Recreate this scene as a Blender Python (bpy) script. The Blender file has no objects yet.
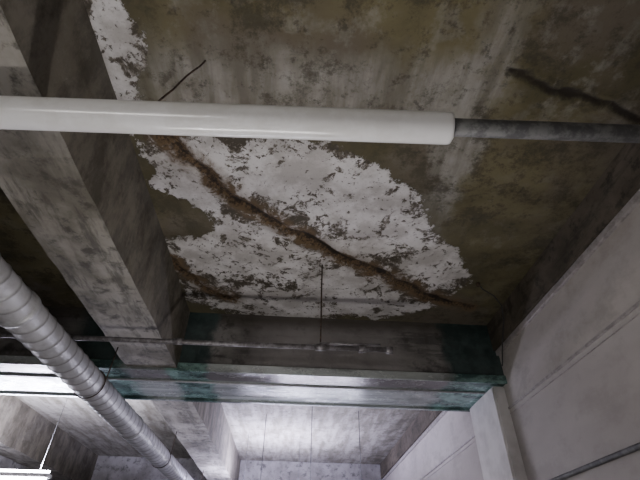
import bpy, bmesh, math, random
from mathutils import Vector, Matrix, noise
random.seed(4)
scene=bpy.context.scene
H=4.2
# ------------------------------------------------ node helpers
class NT:
    def __init__(s,name,rough=0.85,metal=0.0):
        s.m=bpy.data.materials.new(name); s.m.use_nodes=True
        s.t=s.m.node_tree; s.b=s.t.nodes['Principled BSDF']
        s.b.inputs['Roughness'].default_value=rough
        s.b.inputs['Metallic'].default_value=metal
        g=s.t.nodes.new('ShaderNodeNewGeometry'); s.pos=g.outputs['Position']
        s.nrm=g.outputs['Normal']
        x=s.t.nodes.new('ShaderNodeSeparateXYZ'); s.l(s.pos,x.inputs[0])
        s.X,s.Y,s.Z=x.outputs
    def l(s,a,b): s.t.links.new(a,b)
    def put(s,v,sock):
        if hasattr(v,'is_output'): s.l(v,sock)
        else:
            if isinstance(v,(tuple,list)) and len(v)==3 and sock.type=='RGBA': v=(*v,1)
            sock.default_value=v
    def noise(s,scale,detail=5,rough=0.6,stretch=None,off=(0,0,0),dist=0.0):
        mp=s.t.nodes.new('ShaderNodeMapping'); s.l(s.pos,mp.inputs[0])
        mp.inputs['Scale'].default_value=stretch or (1,1,1)
        mp.inputs['Location'].default_value=off
        n=s.t.nodes.new('ShaderNodeTexNoise'); s.l(mp.outputs[0],n.inputs['Vector'])
        n.inputs['Scale'].default_value=scale; n.inputs['Detail'].default_value=detail
        n.inputs['Roughness'].default_value=rough; n.inputs['Distortion'].default_value=dist
        return n.outputs['Fac']
    def math(s,op,a,b=0.0,c=0.0,clamp=False):
        n=s.t.nodes.new('ShaderNodeMath'); n.operation=op; n.use_clamp=clamp
        s.put(a,n.inputs[0]); s.put(b,n.inputs[1]); s.put(c,n.inputs[2]); return n.outputs[0]
    def ramp(s,v,a,b,lo=0.0,hi=1.0):
        n=s.t.nodes.new('ShaderNodeMapRange'); n.interpolation_type='SMOOTHSTEP'
        s.put(v,n.inputs[0])
        for i,q in enumerate((a,b,lo,hi)): n.inputs[i+1].default_value=q
        return n.outputs[0]
    def band(s,v,a,b,soft=0.05):
        return s.math('MULTIPLY',s.ramp(v,a-soft,a+soft),s.ramp(v,b-soft,b+soft,1,0))
    def mix(s,f,a,b,mode='MIX'):
        n=s.t.nodes.new('ShaderNodeMix'); n.data_type='RGBA'; n.blend_type=mode
        s.put(f,n.inputs[0]); s.put(a,n.inputs[6]); s.put(b,n.inputs[7]); return n.outputs[2]
    def attr(s,name):
        n=s.t.nodes.new('ShaderNodeAttribute'); n.attribute_name=name; return n.outputs['Fac']
    def bump(s,h,strength=0.4,dist=0.02):
        n=s.t.nodes.new('ShaderNodeBump'); n.inputs['Strength'].default_value=strength
        n.inputs['Distance'].default_value=dist; s.l(h,n.inputs['Height']); s.l(n.outputs[0],s.b.inputs['Normal'])
    def out(s,c): s.put(c,s.b.inputs['Base Color']); return s.m

def concrete(name,dark,light,seed=0,streak=None,cl=0.5):
    n=NT(name,0.9)
    a=n.noise(1.3,6,0.62,off=(seed,seed*2,seed)); b=n.noise(6,8,0.7,off=(seed,0,3)); c=n.noise(45,4,0.6)
    base=n.mix(n.ramp(a,0.38,0.62),dark,light)
    mid=tuple(q*0.45 for q in dark)
    base=n.mix(n.math('MULTIPLY',n.ramp(b,0.50,0.64),0.85),base,mid)
    if streak:
        st=n.noise(2.2,5,0.6,stretch=streak,off=(0,seed,0))
        base=n.mix(n.math('MULTIPLY',n.ramp(st,0.5,0.68),0.4),base,tuple(min(1,q*1.3) for q in light))
        st2=n.noise(3.1,7,0.7,stretch=streak,off=(7,seed,5))
        base=n.mix(n.math('MULTIPLY',n.ramp(st2,0.50,0.64),0.7),base,mid)
    base=n.mix(n.ramp(c,0.35,0.7,0.0,0.35),base,(0.5,0.5,0.5),'OVERLAY')
    n.bump(n.math('ADD',b,n.math('MULTIPLY',c,0.3)),0.45,0.015)
    return n,base

# ---- ceiling
n=NT('ceiling_concrete',0.9)
big=n.noise(1.1,6,0.6,dist=0.3); med=n.noise(4.5,8,0.68); fine=n.noise(38,6,0.7); streakY=n.noise(2.0,6,0.6,stretch=(3.5,0.6,1))
wob=n.math('MULTIPLY',n.math('SUBTRACT',n.noise(3.0,6,0.65,off=(4,1,0)),0.5),0.5)
Xw=n.math('ADD',n.X,wob); Yw=n.math('ADD',n.Y,wob)
olive=n.mix(n.ramp(big,0.4,0.62),(0.078,0.068,0.030),(0.145,0.126,0.064))
olive=n.mix(n.ramp(n.noise(0.8,3,0.5,off=(9,3,1)),0.45,0.6),olive,(0.112,0.095,0.066))
grey=n.mix(n.ramp(streakY,0.35,0.65),(0.15,0.138,0.112),(0.31,0.298,0.265))
gm=n.math('MAXIMUM',n.math('MULTIPLY',n.band(Yw,1.35,1.85,0.14),n.band(Xw,-1.4,1.3,0.1)),n.math('MULTIPLY',n.band(Xw,0.98,1.30,0.07),n.ramp(n.Y,0.8,1.3,0.4,1.0)))
gm=n.math('MULTIPLY',gm,n.ramp(n.Y,3.0,3.5,1,0.25))
gm=n.math('MAXIMUM',gm,n.math('MULTIPLY',n.ramp(med,0.48,0.64),n.ramp(n.Y,1.4,2.1,0.5,0.15)))
gm=n.math('MULTIPLY',gm,n.ramp(med,0.3,0.6,0.5,0.95))
gm=n.math('MAXIMUM',gm,n.ramp(n.Y,5.0,5.6,0,0.85))
col=n.mix(gm,olive,grey)
grim=n.noise(2.6,10,0.78,off=(2,2,2))
col=n.mix(n.math('MULTIPLY',n.ramp(grim,0.49,0.60),n.ramp(n.Y,5.0,5.6,0.72,0.4)),col,(0.040,0.034,0.018))
col=n.mix(n.math('MULTIPLY',n.ramp(n.noise(9,8,0.75,off=(5,2,2)),0.54,0.66),0.65),col,(0.033,0.029,0.018))
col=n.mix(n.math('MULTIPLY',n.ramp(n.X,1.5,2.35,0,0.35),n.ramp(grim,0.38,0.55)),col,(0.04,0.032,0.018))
sd=n.attr('peel'); cr=n.attr('crack'); cr2=n.attr('crack_side')
halo=n.ramp(n.math('ADD',sd,wob),-0.25,0.0)
col=n.mix(n.math('MULTIPLY',halo,0.55),col,(0.085,0.075,0.042))
edge=n.math('ADD',sd,n.math('MULTIPLY',n.math('SUBTRACT',n.noise(4.0,10,0.74),0.5),0.6))
m1=n.ramp(edge,-0.005,0.012)
low=n.noise(1.9,4,0.55,off=(6,1,0))
flk=n.noise(5.5,9,0.70,off=(1,5,0),dist=0.5); flk2=n.noise(30,5,0.7,off=(3,5,0)); flk3=n.noise(16,6,0.68,off=(13,5,0),dist=0.5)
gap=n.math('ADD',flk,n.math('MULTIPLY',n.math('SUBTRACT',flk2,0.5),0.30))
gap=n.math('ADD',gap,n.ramp(low,0.35,0.62,-0.055,0.07))
gap=n.math('ADD',gap,n.ramp(cr,0.05,0.34,-0.085,0.0))
gap=n.math('ADD',gap,n.ramp(edge,0.0,0.22,-0.05,0.015))
m2=n.ramp(gap,0.437,0.452)
sm=n.math('ADD',flk3,n.ramp(low,0.3,0.65,-0.04,0.05))
m2=n.math('MULTIPLY',m2,n.ramp(sm,0.405,0.42))
m3=n.ramp(gap,0.37,0.42)
wm=n.math('MULTIPLY',m1,m2)
under=n.mix(n.ramp(med,0.4,0.6),(0.16,0.14,0.115),(0.30,0.275,0.245))
under=n.mix(n.math('SUBTRACT',1.0,m3),under,(0.060,0.050,0.036))
under=n.mix(n.ramp(fine,0.48,0.6,0,0.8),under,(0.055,0.045,0.036))
under=n.mix(n.ramp(sm,0.40,0.42,0.7,0),under,(0.07,0.058,0.045))
col=n.mix(n.math('MULTIPLY',m1,0.92),col,under)
white=n.mix(n.ramp(n.noise(2.6,7,0.65,off=(0,9,0)),0.40,0.60),(0.43,0.41,0.39),(0.66,0.645,0.635))
white=n.mix(n.ramp(flk2,0.55,0.70,0,0.55),white,(0.27,0.25,0.225))
col=n.mix(wm,col,white)
crn=n.math('ADD',cr,n.math('MULTIPLY',n.math('SUBTRACT',n.noise(6,9,0.75,off=(8,0,0)),0.5),0.26))
cmw=n.ramp(crn,0.07,0.18,0.9,0)
col=n.mix(n.math('MULTIPLY',cmw,n.ramp(flk,0.42,0.56,1,0.4)),col,(0.13,0.087,0.045))
cm=n.ramp(crn,0.04,0.085,1,0)
ccol=n.mix(n.ramp(fine,0.4,0.6),(0.035,0.022,0.011),(0.14,0.09,0.045))
col=n.mix(cm,col,ccol)
col=n.mix(n.ramp(crn,-0.005,0.03,1,0),col,(0.014,0.009,0.006))
dk=n.math('ADD',cr2,n.math('MULTIPLY',n.math('SUBTRACT',n.noise(9,8,0.78,off=(8,3,0)),0.5),0.11))
col=n.mix(n.ramp(dk,0.005,0.05,0.95,0),col,(0.018,0.013,0.009))
n.bump(n.math('ADD',n.math('MULTIPLY',wm,1.0),n.math('ADD',n.math('MULTIPLY',fine,0.35),n.math('MULTIPLY',flk,0.4))),0.7,0.015)
M_ceil=n.out(col)

n,c=concrete('beam_concrete',(0.125,0.113,0.088),(0.30,0.283,0.245),3,(2.5,0.5,1))
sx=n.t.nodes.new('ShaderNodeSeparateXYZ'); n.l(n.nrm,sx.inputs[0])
side_shade=n.ramp(n.math('ABSOLUTE',sx.outputs[0]),0.5,0.9)
c=n.mix(n.math('MULTIPLY',side_shade,0.8),c,n.mix(n.ramp(n.noise(3,8,0.75,stretch=(1,1,0.5)),0.42,0.62),(0.05,0.042,0.028),(0.145,0.127,0.096)))  # mottled brown on beam sides, with shade from light below painted in
M_beam=n.out(c)

def teal_mask(n):
    w=n.math('MULTIPLY',n.math('SUBTRACT',n.noise(2.5,8,0.72,off=(3,3,3)),0.5),0.45)
    x=n.math('ADD',n.X,w)
    t=n.math('MAXIMUM',n.band(x,-1.42,-0.98,0.05),n.band(x,1.75,2.5,0.07))
    return n.math('MAXIMUM',t,n.band(x,-2.5,-1.9,0.1))
n,c=concrete('cross_beam_concrete',(0.10,0.093,0.084),(0.20,0.19,0.178),6,(0.4,1,3))
mid=n.band(n.math('ADD',n.X,n.math('MULTIPLY',n.noise(3,5,0.7),0.2)),-0.4,1.3,0.1)
c=n.mix(n.math('MULTIPLY',mid,0.5),c,(0.23,0.213,0.205))
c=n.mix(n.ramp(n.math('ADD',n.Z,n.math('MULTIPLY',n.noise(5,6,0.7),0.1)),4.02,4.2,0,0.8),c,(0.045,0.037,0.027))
tcol=n.mix(n.ramp(n.noise(4,6,0.7),0.42,0.6),(0.016,0.034,0.034),(0.038,0.068,0.064))
tmk=teal_mask(n)
c=n.mix(n.math('MULTIPLY',tmk,0.85),c,tcol)
n.l(n.ramp(tmk,0,1,0.9,0.35),n.b.inputs['Roughness'])
M_cross=n.out(c)

n=NT('soffit_cladding',0.25,0.35)
st=n.noise(3,5,0.6,stretch=(0.22,9,1)); b=n.noise(4,8,0.72,stretch=(0.6,1,1))
c=n.mix(n.ramp(st,0.35,0.65),(0.33,0.355,0.35),(0.62,0.67,0.65))
c=n.mix(n.band(n.Y,4.72,4.98,0.03),c,(0.21,0.20,0.205))
c=n.mix(n.ramp(b,0.48,0.64,0,0.7),c,(0.13,0.14,0.125))
tcol=n.mix(n.ramp(n.noise(5,8,0.75,stretch=(0.5,1,1)),0.42,0.60),(0.03,0.085,0.078),(0.26,0.44,0.39))
c=n.mix(n.math('MULTIPLY',teal_mask(n),0.9),c,tcol)
n.l(n.ramp(b,0.35,0.65,0.12,0.36),n.b.inputs['Roughness']); n.bump(n.math('ADD',b,st),0.2,0.02)
M_soff=n.out(c)

n,c=concrete('wall_top_beam_concrete',(0.05,0.041,0.027),(0.10,0.083,0.06),9,(1,0.4,2)); M_edge=n.out(c)
n=NT('painted_wall',0.6)
a=n.noise(1.2,5,0.55,stretch=(1,0.4,1)); b=n.noise(3,8,0.7,stretch=(1,0.6,1))
c=n.mix(n.ramp(a,0.35,0.65),(0.38,0.35,0.32),(0.50,0.47,0.435)); c=n.mix(n.ramp(b,0.46,0.66,0,0.45),c,(0.235,0.21,0.18))
c=n.mix(n.ramp(n.Z,3.15,3.2,0.35,0.0),c,(0.32,0.29,0.27))
n.bump(b,0.1,0.01); M_wall=n.out(c)
n=NT('column_paint',0.55); b=n.noise(4,6,0.6); c=n.mix(n.ramp(b,0.35,0.7),(0.66,0.64,0.62),(0.50,0.48,0.46)); M_col=n.out(c)
n,c=concrete('plain_concrete',(0.16,0.15,0.14),(0.28,0.27,0.26),12); M_plain=n.out(c)
n,c=concrete('floor_concrete',(0.2,0.19,0.17),(0.3,0.285,0.26),15); M_floor=n.out(c)

def simple(name,c1,c2,rough,metal=0,scale=6,bump=0.1,lo=0.42,hi=0.62,stretch=None):
    n=NT(name,rough,metal); a=n.noise(scale,6,0.68,stretch=stretch)
    n.bump(a,bump,0.01); return n.out(n.mix(n.ramp(a,lo,hi),c1,c2))
M_pvc=simple('white_plastic_sleeve',(0.84,0.84,0.83),(0.76,0.755,0.73),0.18,0,4,0.03)
M_dark=simple('corroded_pipe',(0.08,0.08,0.08),(0.17,0.17,0.165),0.6,0.3,14,0.4)
M_thin=simple('dull_steel_pipe',(0.12,0.11,0.11),(0.25,0.24,0.25),0.5,0.5,16,0.3)
M_rust=simple('rusty_steel',(0.035,0.022,0.016),(0.09,0.06,0.04),0.9,0.1,30,0.6)
M_black=simple('black_cable',(0.02,0.02,0.02),(0.04,0.04,0.04),0.6)
M_trim=simple('wall_trim_metal',(0.40,0.37,0.35),(0.27,0.25,0.235),0.45,0.2,10)
M_lampb=simple('lamp_body_enamel',(0.7,0.7,0.7),(0.62,0.62,0.62),0.4)
n=NT('galvanised_steel',0.45,0.35); a=n.noise(5,6,0.65)
seam=n.attr('seam')
c=n.mix(n.ramp(a,0.4,0.62),(0.42,0.42,0.43),(0.58,0.58,0.60)); c=n.mix(n.math('MULTIPLY',seam,0.7),c,(0.18,0.175,0.165)); n.bump(a,0.1,0.01); M_galv=n.out(c)
n=NT('lit_tube',0.4); n.b.inputs['Base Color'].default_value=(1,1,1,1)
n.b.inputs['Emission Color'].default_value=(0.90,0.87,1,1); n.b.inputs['Emission Strength'].default_value=60; M_tube=n.m

# ------------------------------------------------ geometry helpers
def obj(name,bm,mat,parent=None,smooth=False):
    me=bpy.data.meshes.new(name); bm.to_mesh(me); bm.free()
    o=bpy.data.objects.new(name,me); scene.collection.objects.link(o)
    for m in (mat if isinstance(mat,list) else [mat]): me.materials.append(m)
    if smooth:
        for p in me.polygons: p.use_smooth=True
    if parent: o.parent=parent
    return o
def empty(name):
    o=bpy.data.objects.new(name,None); scene.collection.objects.link(o); return o
def addbox(bm,x0,x1,y0,y1,z0,z1,mi=0):
    v=[bm.verts.new((x,y,z)) for x in (x0,x1) for y in (y0,y1) for z in (z0,z1)]
    for f in ((0,1,3,2),(4,6,7,5),(0,4,5,1),(2,3,7,6),(0,2,6,4),(1,5,7,3)):
        bm.faces.new([v[i] for i in f]).material_index=mi
def box(name,x0,x1,y0,y1,z0,z1,mat,parent=None,bev=0.0,rough=0.0,seg=0.12):
    bm=bmesh.new(); addbox(bm,x0,x1,y0,y1,z0,z1)
    bmesh.ops.recalc_face_normals(bm,faces=bm.faces)
    if bev: bmesh.ops.bevel(bm,geom=bm.edges[:],offset=bev,segments=2,affect='EDGES')
    if rough:   # chipped, uneven concrete arrises
        L=max(x1-x0,y1-y0); ax=0 if (x1-x0)>(y1-y0) else 1
        lo=(x0,y0)[ax]; k=int(L/seg)
        for i in range(1,k):
            co=[0,0,0]; co[ax]=lo+L*i/k; no=[0,0,0]; no[ax]=1
            bmesh.ops.bisect_plane(bm,geom=bm.verts[:]+bm.edges[:]+bm.faces[:],plane_co=co,plane_no=no)
        for v in bm.verts:
            if v.co.z<z1-0.03:
                d=noise.noise_vector(v.co*2.7)*rough+noise.noise_vector(v.co*9)*rough*0.5
                d[ax]=0; v.co+=d
    return obj(name,bm,mat,parent)
def tubebm(bm,pts,r,seg=16,caps=True,mi=0):
    pts=[Vector(p) for p in pts]; rs=r if isinstance(r,list) else [r]*len(pts)
    rings=[]; up=None
    for i,p in enumerate(pts):
        t=(pts[min(i+1,len(pts)-1)]-pts[max(i-1,0)]).normalized()
        a=Vector((0,0,1)) if abs(t.z)<0.9 else Vector((1,0,0))
        if up is not None: a=up
        u=(a-t*a.dot(t)).normalized(); w=t.cross(u); up=u
        rings.append([bm.verts.new(p+(u*math.cos(2*math.pi*j/seg)+w*math.sin(2*math.pi*j/seg))*rs[i]) for j in range(seg)])
    for a,b in zip(rings,rings[1:]):
        for j in range(seg):
            f=bm.faces.new((a[j],a[(j+1)%seg],b[(j+1)%seg],b[j])); f.smooth=True; f.material_index=mi
    if caps:
        for q in (rings[0],rings[-1]):
            bm.faces.new(q).material_index=mi
def tube(name,pts,r,mat,parent=None,seg=16,caps=True):
    bm=bmesh.new(); tubebm(bm,pts,r,seg,caps); bmesh.ops.recalc_face_normals(bm,faces=bm.faces)
    return obj(name,bm,mat,parent)
def wobl(a,b,k,amp,seed=0):
    a=Vector(a); b=Vector(b)
    return [a.lerp(b,i/k)+noise.noise_vector(a.lerp(b,i/k)*5+Vector((seed,0,0)))*amp*(0 if i in(0,k) else 1) for i in range(k+1)]

# ------------------------------------------------ ceiling with peeled area
peelA=[(-1.24,2.04),(-0.95,2.0),(-0.43,2.0),(0.24,2.06),(0.66,2.27),(1.04,2.64),(1.21,3.03),(1.56,3.32),(1.78,3.75),(1.62,4.21),(1.23,4.6),(-0.49,4.84),(-1.29,4.47),(-1.36,3.68),(-1.33,3.32),(-0.83,3.16),(-0.85,2.9),(-1.3,2.62)]
peelB=[(-1.45,0.8),(-1.19,1.0),(-1.04,1.30),(-1.08,1.48),(-1.14,1.62),(-1.18,1.78),(-1.22,2.05),(-1.42,2.1),(-1.42,1.2)]
crk=[(-1.05,2.05),(-0.98,2.19),(-0.79,2.47),(-0.48,2.8),(-0.03,3.15),(0.495,3.5),(1.09,3.87),(1.62,4.18),(2.0,4.3)]
crk2=[(-1.33,3.6),(-1.29,3.75),(-1.06,4.15),(-0.75,4.38)]
crk3=[(1.27,1.38),(1.40,1.41),(1.52,1.47),(1.66,1.50),(1.82,1.50),(1.96,1.55),(2.15,1.61),(2.36,1.68)]
def segd(px,py,a,b):
    dx=b[0]-a[0]; dy=b[1]-a[1]; t=max(0,min(1,((px-a[0])*dx+(py-a[1])*dy)/(dx*dx+dy*dy)))
    return math.hypot(px-a[0]-dx*t,py-a[1]-dy*t)
def pld(x,y,pl): return min(segd(x,y,pl[i],pl[i+1]) for i in range(len(pl)-1))
def sdf(px,py,poly):
    d=min(segd(px,py,poly[i],poly[i-1]) for i in range(len(poly))); ins=False
    for i in range(len(poly)):
        a=poly[i]; b=poly[i-1]
        if (a[1]>py)!=(b[1]>py) and px<(b[0]-a[0])*(py-a[1])/(b[1]-a[1])+a[0]: ins=not ins
    return d if ins else -d
xs=[-5.5,-4.5,-3.5,-2.5,-1.9]+[-1.4+0.025*i for i in range(153)]+[2.8]
ys=[-3,-1.5,0,0.3]+[0.5+0.025*i for i in range(174)]+[5.5,7,9,11,13,15,17]
bm=bmesh.new(); lp=bm.verts.layers.float.new('peel'); lc=bm.verts.layers.float.new('crack'); ls=bm.verts.layers.float.new('crack_side'); g=[]
for y in ys:
    row=[]
    for x in xs:
        v=bm.verts.new((x,y,H)); s=max(sdf(x,y,peelA),sdf(x,y,peelB)); v[lp]=s
        w=noise.noise(Vector((x*4,y*4,2)))*0.05
        c=min(pld(x+w,y-w,crk),0.03+pld(x,y,crk2))
        v[lc]=c; w3=noise.noise(Vector((x*9,y*9,2)))*0.04; c3=pld(x,y+w3,crk3); v[ls]=c3
        if -1.4<x<2.4 and 0.5<y<4.8:
            nn=noise.noise(Vector((x*6,y*6,0)))*0.004+noise.noise(Vector((x*1.3,y*1.3,4)))*0.006
            k=0.7+0.8*noise.noise(Vector((x*5,y*5,9)))
            ridge=-0.02*k*math.exp(-((c-0.08)/0.035)**2)+0.025*math.exp(-(c/0.04)**2)
            v.co.z+=nn*(1 if s>-0.1 else 0.4)+ridge*(1 if s>-0.2 else 0.3)
            v.co.z+=-0.015*k*math.exp(-((c3-0.04)/0.025)**2)+0.02*math.exp(-(c3/0.02)**2)
        row.append(v)
    g.append(row)
for a,b in zip(g,g[1:]):
    for i in range(len(xs)-1):
        f=bm.faces.new((a[i],b[i],b[i+1],a[i+1])); f.smooth=True
ceil=obj('ceiling',bm,M_ceil)

box('floor',-5.5,2.8,-3,17,-0.1,0,M_floor)
box('wall_right',2.41,2.8,-3,17,0,H,M_wall)
box('wall_left',-5.7,-5.5,-3,17,0,H,M_plain)
box('wall_back',-5.5,2.8,-3.2,-3,0,H,M_plain)
box('wall_far',-5.5,2.8,17,17.2,0,H,M_plain)

# beams
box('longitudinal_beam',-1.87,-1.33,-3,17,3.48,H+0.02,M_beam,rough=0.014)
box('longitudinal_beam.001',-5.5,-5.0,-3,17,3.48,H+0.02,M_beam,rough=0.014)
cb=empty('cross_beam')
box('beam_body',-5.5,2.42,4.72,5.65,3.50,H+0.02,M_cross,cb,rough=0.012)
bm=bmesh.new()
addbox(bm,-5.5,2.42,4.70,5.67,3.465,3.50); addbox(bm,-5.5,2.42,4.69,4.715,3.455,3.55); addbox(bm,-5.5,2.42,5.62,5.68,3.44,3.53)
bmesh.ops.recalc_face_normals(bm,faces=bm.faces); bmesh.ops.bevel(bm,geom=bm.edges[:],offset=0.006,segments=2,affect='EDGES')
obj('soffit_plate',bm,M_soff,cb)
tube('edge_tube',[(-5.5,5.02,3.455),(2.27,5.02,3.455)],0.012,M_galv,cb)
box('cross_beam.001',-5.5,2.42,12.5,13.3,3.48,H+0.02,M_plain,rough=0.012)
# column
bm=bmesh.new(); addbox(bm,2.27,2.45,4.80,5.60,0,3.465); bmesh.ops.recalc_face_normals(bm,faces=bm.faces)
bmesh.ops.bevel(bm,geom=bm.edges[:],offset=0.02,segments=3,affect='EDGES'); obj('wall_column',bm,M_col)
box('wall_top_beam',2.35,2.45,-3,17,3.86,H+0.02,M_edge,rough=0.01)
# wall trims
def trim(name,z0,z1,x0): 
    bm=bmesh.new()
    for a,b in ((-3,4.80),(5.60,17)): addbox(bm,x0,2.42,a,b,z0,z1)
    bmesh.ops.recalc_face_normals(bm,faces=bm.faces); bmesh.ops.bevel(bm,geom=bm.edges[:],offset=0.004,affect='EDGES'); obj(name,bm,M_trim)
trim('trim_1',3.20,3.225,2.395); trim('trim_2',3.15,3.155,2.40); trim('trim_3',3.80,3.86,2.38)
tube('wall_conduit',[(2.385,-3,2.40),(2.385,4.79,2.40)],0.02,M_dark)

# white sleeved pipe
pp=empty('sleeved_water_pipe')
def PX(x,z=3.35): return (x,1.31-0.032*(x+1.48),z)
bm=bmesh.new(); R=0.078
prof=[(-5.4,R),(-1.6,R),(-1.595,R+0.003),(-1.5,R+0.003),(-1.495,R),(0.67,R),(0.685,R-0.002),(0.69,R-0.006),(0.685,R-0.012),(0.5,R-0.012)]
tubebm(bm,[PX(a) for a,_ in prof],[b for _,b in prof],40,caps=False)
bmesh.ops.recalc_face_normals(bm,faces=bm.faces); obj('plastic_sleeve',bm,M_pvc,pp)
tube('inner_pipe',[PX(0.3,3.36),PX(1.3,3.36),PX(2.36,3.36)],0.044,M_dark,pp,24)
tube('pipe_coupling',[PX(2.0,3.36),PX(2.12,3.36)],0.05,M_dark,pp,24)
tube('hanger_rod',wobl((-0.68,1.45,4.2),(-0.80,1.30,3.42),8,0.008),0.0055,M_rust,pp,8)

# thin pipe with rod
tp=empty('thin_steel_pipe')
tube('pipe_run',[(-5.4,3.66,3.29),(-1.9,3.62,3.29),(0.84,3.60,3.29)],0.022,M_thin,tp,16)
for a,b,r in ((0.16,0.26,0.032),(0.55,0.62,0.032),(0.80,0.86,0.034),(-1.1,-1.02,0.03)): tube('coupling',[(a,3.605,3.29),(b,3.604,3.29)],r,M_thin,tp,16)
tube('upper_branch',[(0.2,3.60,3.325),(0.75,3.60,3.335)],0.012,M_thin,tp,10)
tube('hanger_rod',wobl((0.21,3.60,4.2),(0.205,3.605,3.3),6,0.004),0.007,M_rust,tp,8)

# spiral duct
def duct():
    e=empty('spiral_duct'); bm=bmesh.new(); lseam=bm.verts.layers.float.new('seam'); seg=40; R=0.132; y0=-2.0; y1=12.4; step=0.01; pitch=0.14
    N=int((y1-y0)/step); rings=[]
    for i in range(N+1):
        y=y0+i*step; ring=[]
        for j in range(seg):
            a=2*math.pi*j/seg; ph=((y/pitch)-j/seg)%1.0; d=min(ph,1-ph)*pitch
            k=max(0,1-d/0.016); r=R+0.008*k
            v=bm.verts.new((-1.99+0.004*y+r*math.cos(a),y,3.10+r*math.sin(a))); v[lseam]=min(1,k*1.6) if ph>0.5 else k*0.5
            ring.append(v)
        rings.append(ring)
    for a,b in zip(rings,rings[1:]):
        for j in range(seg):
            f=bm.faces.new((a[j],b[j],b[(j+1)%seg],a[(j+1)%seg])); f.smooth=True
    bmesh.ops.recalc_face_normals(bm,faces=bm.faces); obj('duct_wall',bm,M_galv,e)
    for y in (2.75,5.6,8.6): 
        x=-1.99+0.004*y
        tube('coupling_band',[(x,y,3.1),(x,y+0.004,3.1),(x,y+0.05,3.1),(x,y+0.054,3.1)],[R,R+0.014,R+0.014,R],M_galv,e,40,False)
    for y in (4.2,7.2,10):
        x=-1.99+0.004*y
        tube('strap',[(x+0.142*math.cos(t*math.pi/12),y,3.1+0.142*math.sin(t*math.pi/12)) for t in range(25)],0.006,M_rust,e,6)
        tube('strap_rod',[(x+0.141,y,3.1),(x+0.15,y+0.01,3.5)],0.006,M_rust,e,8)
duct()
# cable near wall
tube('loose_cable',[(1.91,3.79,4.2),(1.95,3.8,4.13),(2.1,3.88,4.1),(2.22,4.0,4.06),(2.31,4.2,4.0),(2.335,4.4,3.85),(2.33,4.55,3.6)],0.007,M_black,None,8)
tube('cable_clamp',[(1.91,3.79,4.2),(1.91,3.79,4.16)],0.022,M_rust,None,10)
# far rods
for i,(x,y) in enumerate(((-0.53,8.6),(0.32,7.9),(1.2,8.2))):
    tube('ceiling_rod' if i==0 else 'ceiling_rod.%03d'%i,[(x,y,4.2),(x,y,2.7)],0.006,M_dark,None,8)
tube('sprinkler_pipe',[(-5.4,9.0,2.95),(2.4,9.0,2.95)],0.03,M_thin,None,12)

# fluorescent lamps
def lamp(name,x,y,z,L,power,ax='x',hang=True,col=(1,0.95,0.85)):
    e=empty(name)
    dx,dy=(L/2,0) if ax=='x' else (0,L/2)
    wx,wy=(dx+0.03,0.06) if ax=='x' else (0.06,dy+0.03)
    box('housing',x-wx,x+wx,y-wy,y+wy,z-0.05,z,M_lampb,e,0.008)
    tube('tube_1',[(x-dx,y-dy,z+0.03),(x+dx,y+dy,z+0.03)],0.016,M_tube,e,12)
    tube('tube_2',[(x-dx,y-dy-0.04,z-0.07),(x+dx,y+dy-0.04,z-0.07)],0.022,M_tube,e,12)
    if hang:
        for s in (-0.8,0.8): tube('suspension',[(x+dx*s,y+dy*s,z),(x+dx*s,y+dy*s,4.2)],0.004,M_dark,e,6)
    ld=bpy.data.lights.new(name+'_light','AREA'); ld.shape='RECTANGLE'; ld.size=L; ld.size_y=0.12
    ld.energy=power; ld.color=col
    lo=bpy.data.objects.new('glow',ld); scene.collection.objects.link(lo); lo.parent=e
    lo.location=(x,y,z+0.06); lo.rotation_euler=(math.pi,0,0 if ax=='x' else math.pi/2)
lamp('fluorescent_lamp',0.0,2.3,1.5,1.2,19,hang=False)
lamp('fluorescent_lamp.001',-0.9,-1.2,1.7,1.2,32,hang=False)
lamp('fluorescent_lamp.002',-0.4,10.0,2.85,1.4,420,col=(0.68,0.66,1))
lamp('fluorescent_lamp.003',-4.1,7.0,2.80,1.4,420,col=(0.78,0.77,1))
lamp('fluorescent_lamp.004',0.4,7.2,2.2,1.4,60,hang=False,col=(0.72,0.70,1))

w=bpy.data.worlds.new('World'); scene.world=w; w.use_nodes=True
w.node_tree.nodes['Background'].inputs[0].default_value=(0.6,0.62,0.7,1); w.node_tree.nodes['Background'].inputs[1].default_value=0.3

# ------------------------------------------------ camera
f=430;p=math.radians(39.1);psi=math.radians(2.9);r=0.02
F=Vector((math.sin(psi)*math.cos(p),math.cos(psi)*math.cos(p),math.sin(p)))
R0=Vector((math.cos(psi),-math.sin(psi),0));U0=R0.cross(F)
Rr=R0*math.cos(r)+U0*math.sin(r);U=U0*math.cos(r)-R0*math.sin(r)
cam=bpy.data.cameras.new('camera'); co=bpy.data.objects.new('camera',cam); scene.collection.objects.link(co)
cam.sensor_width=36; cam.lens=36*f/640; cam.clip_start=0.02
co.matrix_world=Matrix(((Rr.x,U.x,-F.x,0),(Rr.y,U.y,-F.y,0),(Rr.z,U.z,-F.z,1.6),(0,0,0,1)))
scene.camera=co
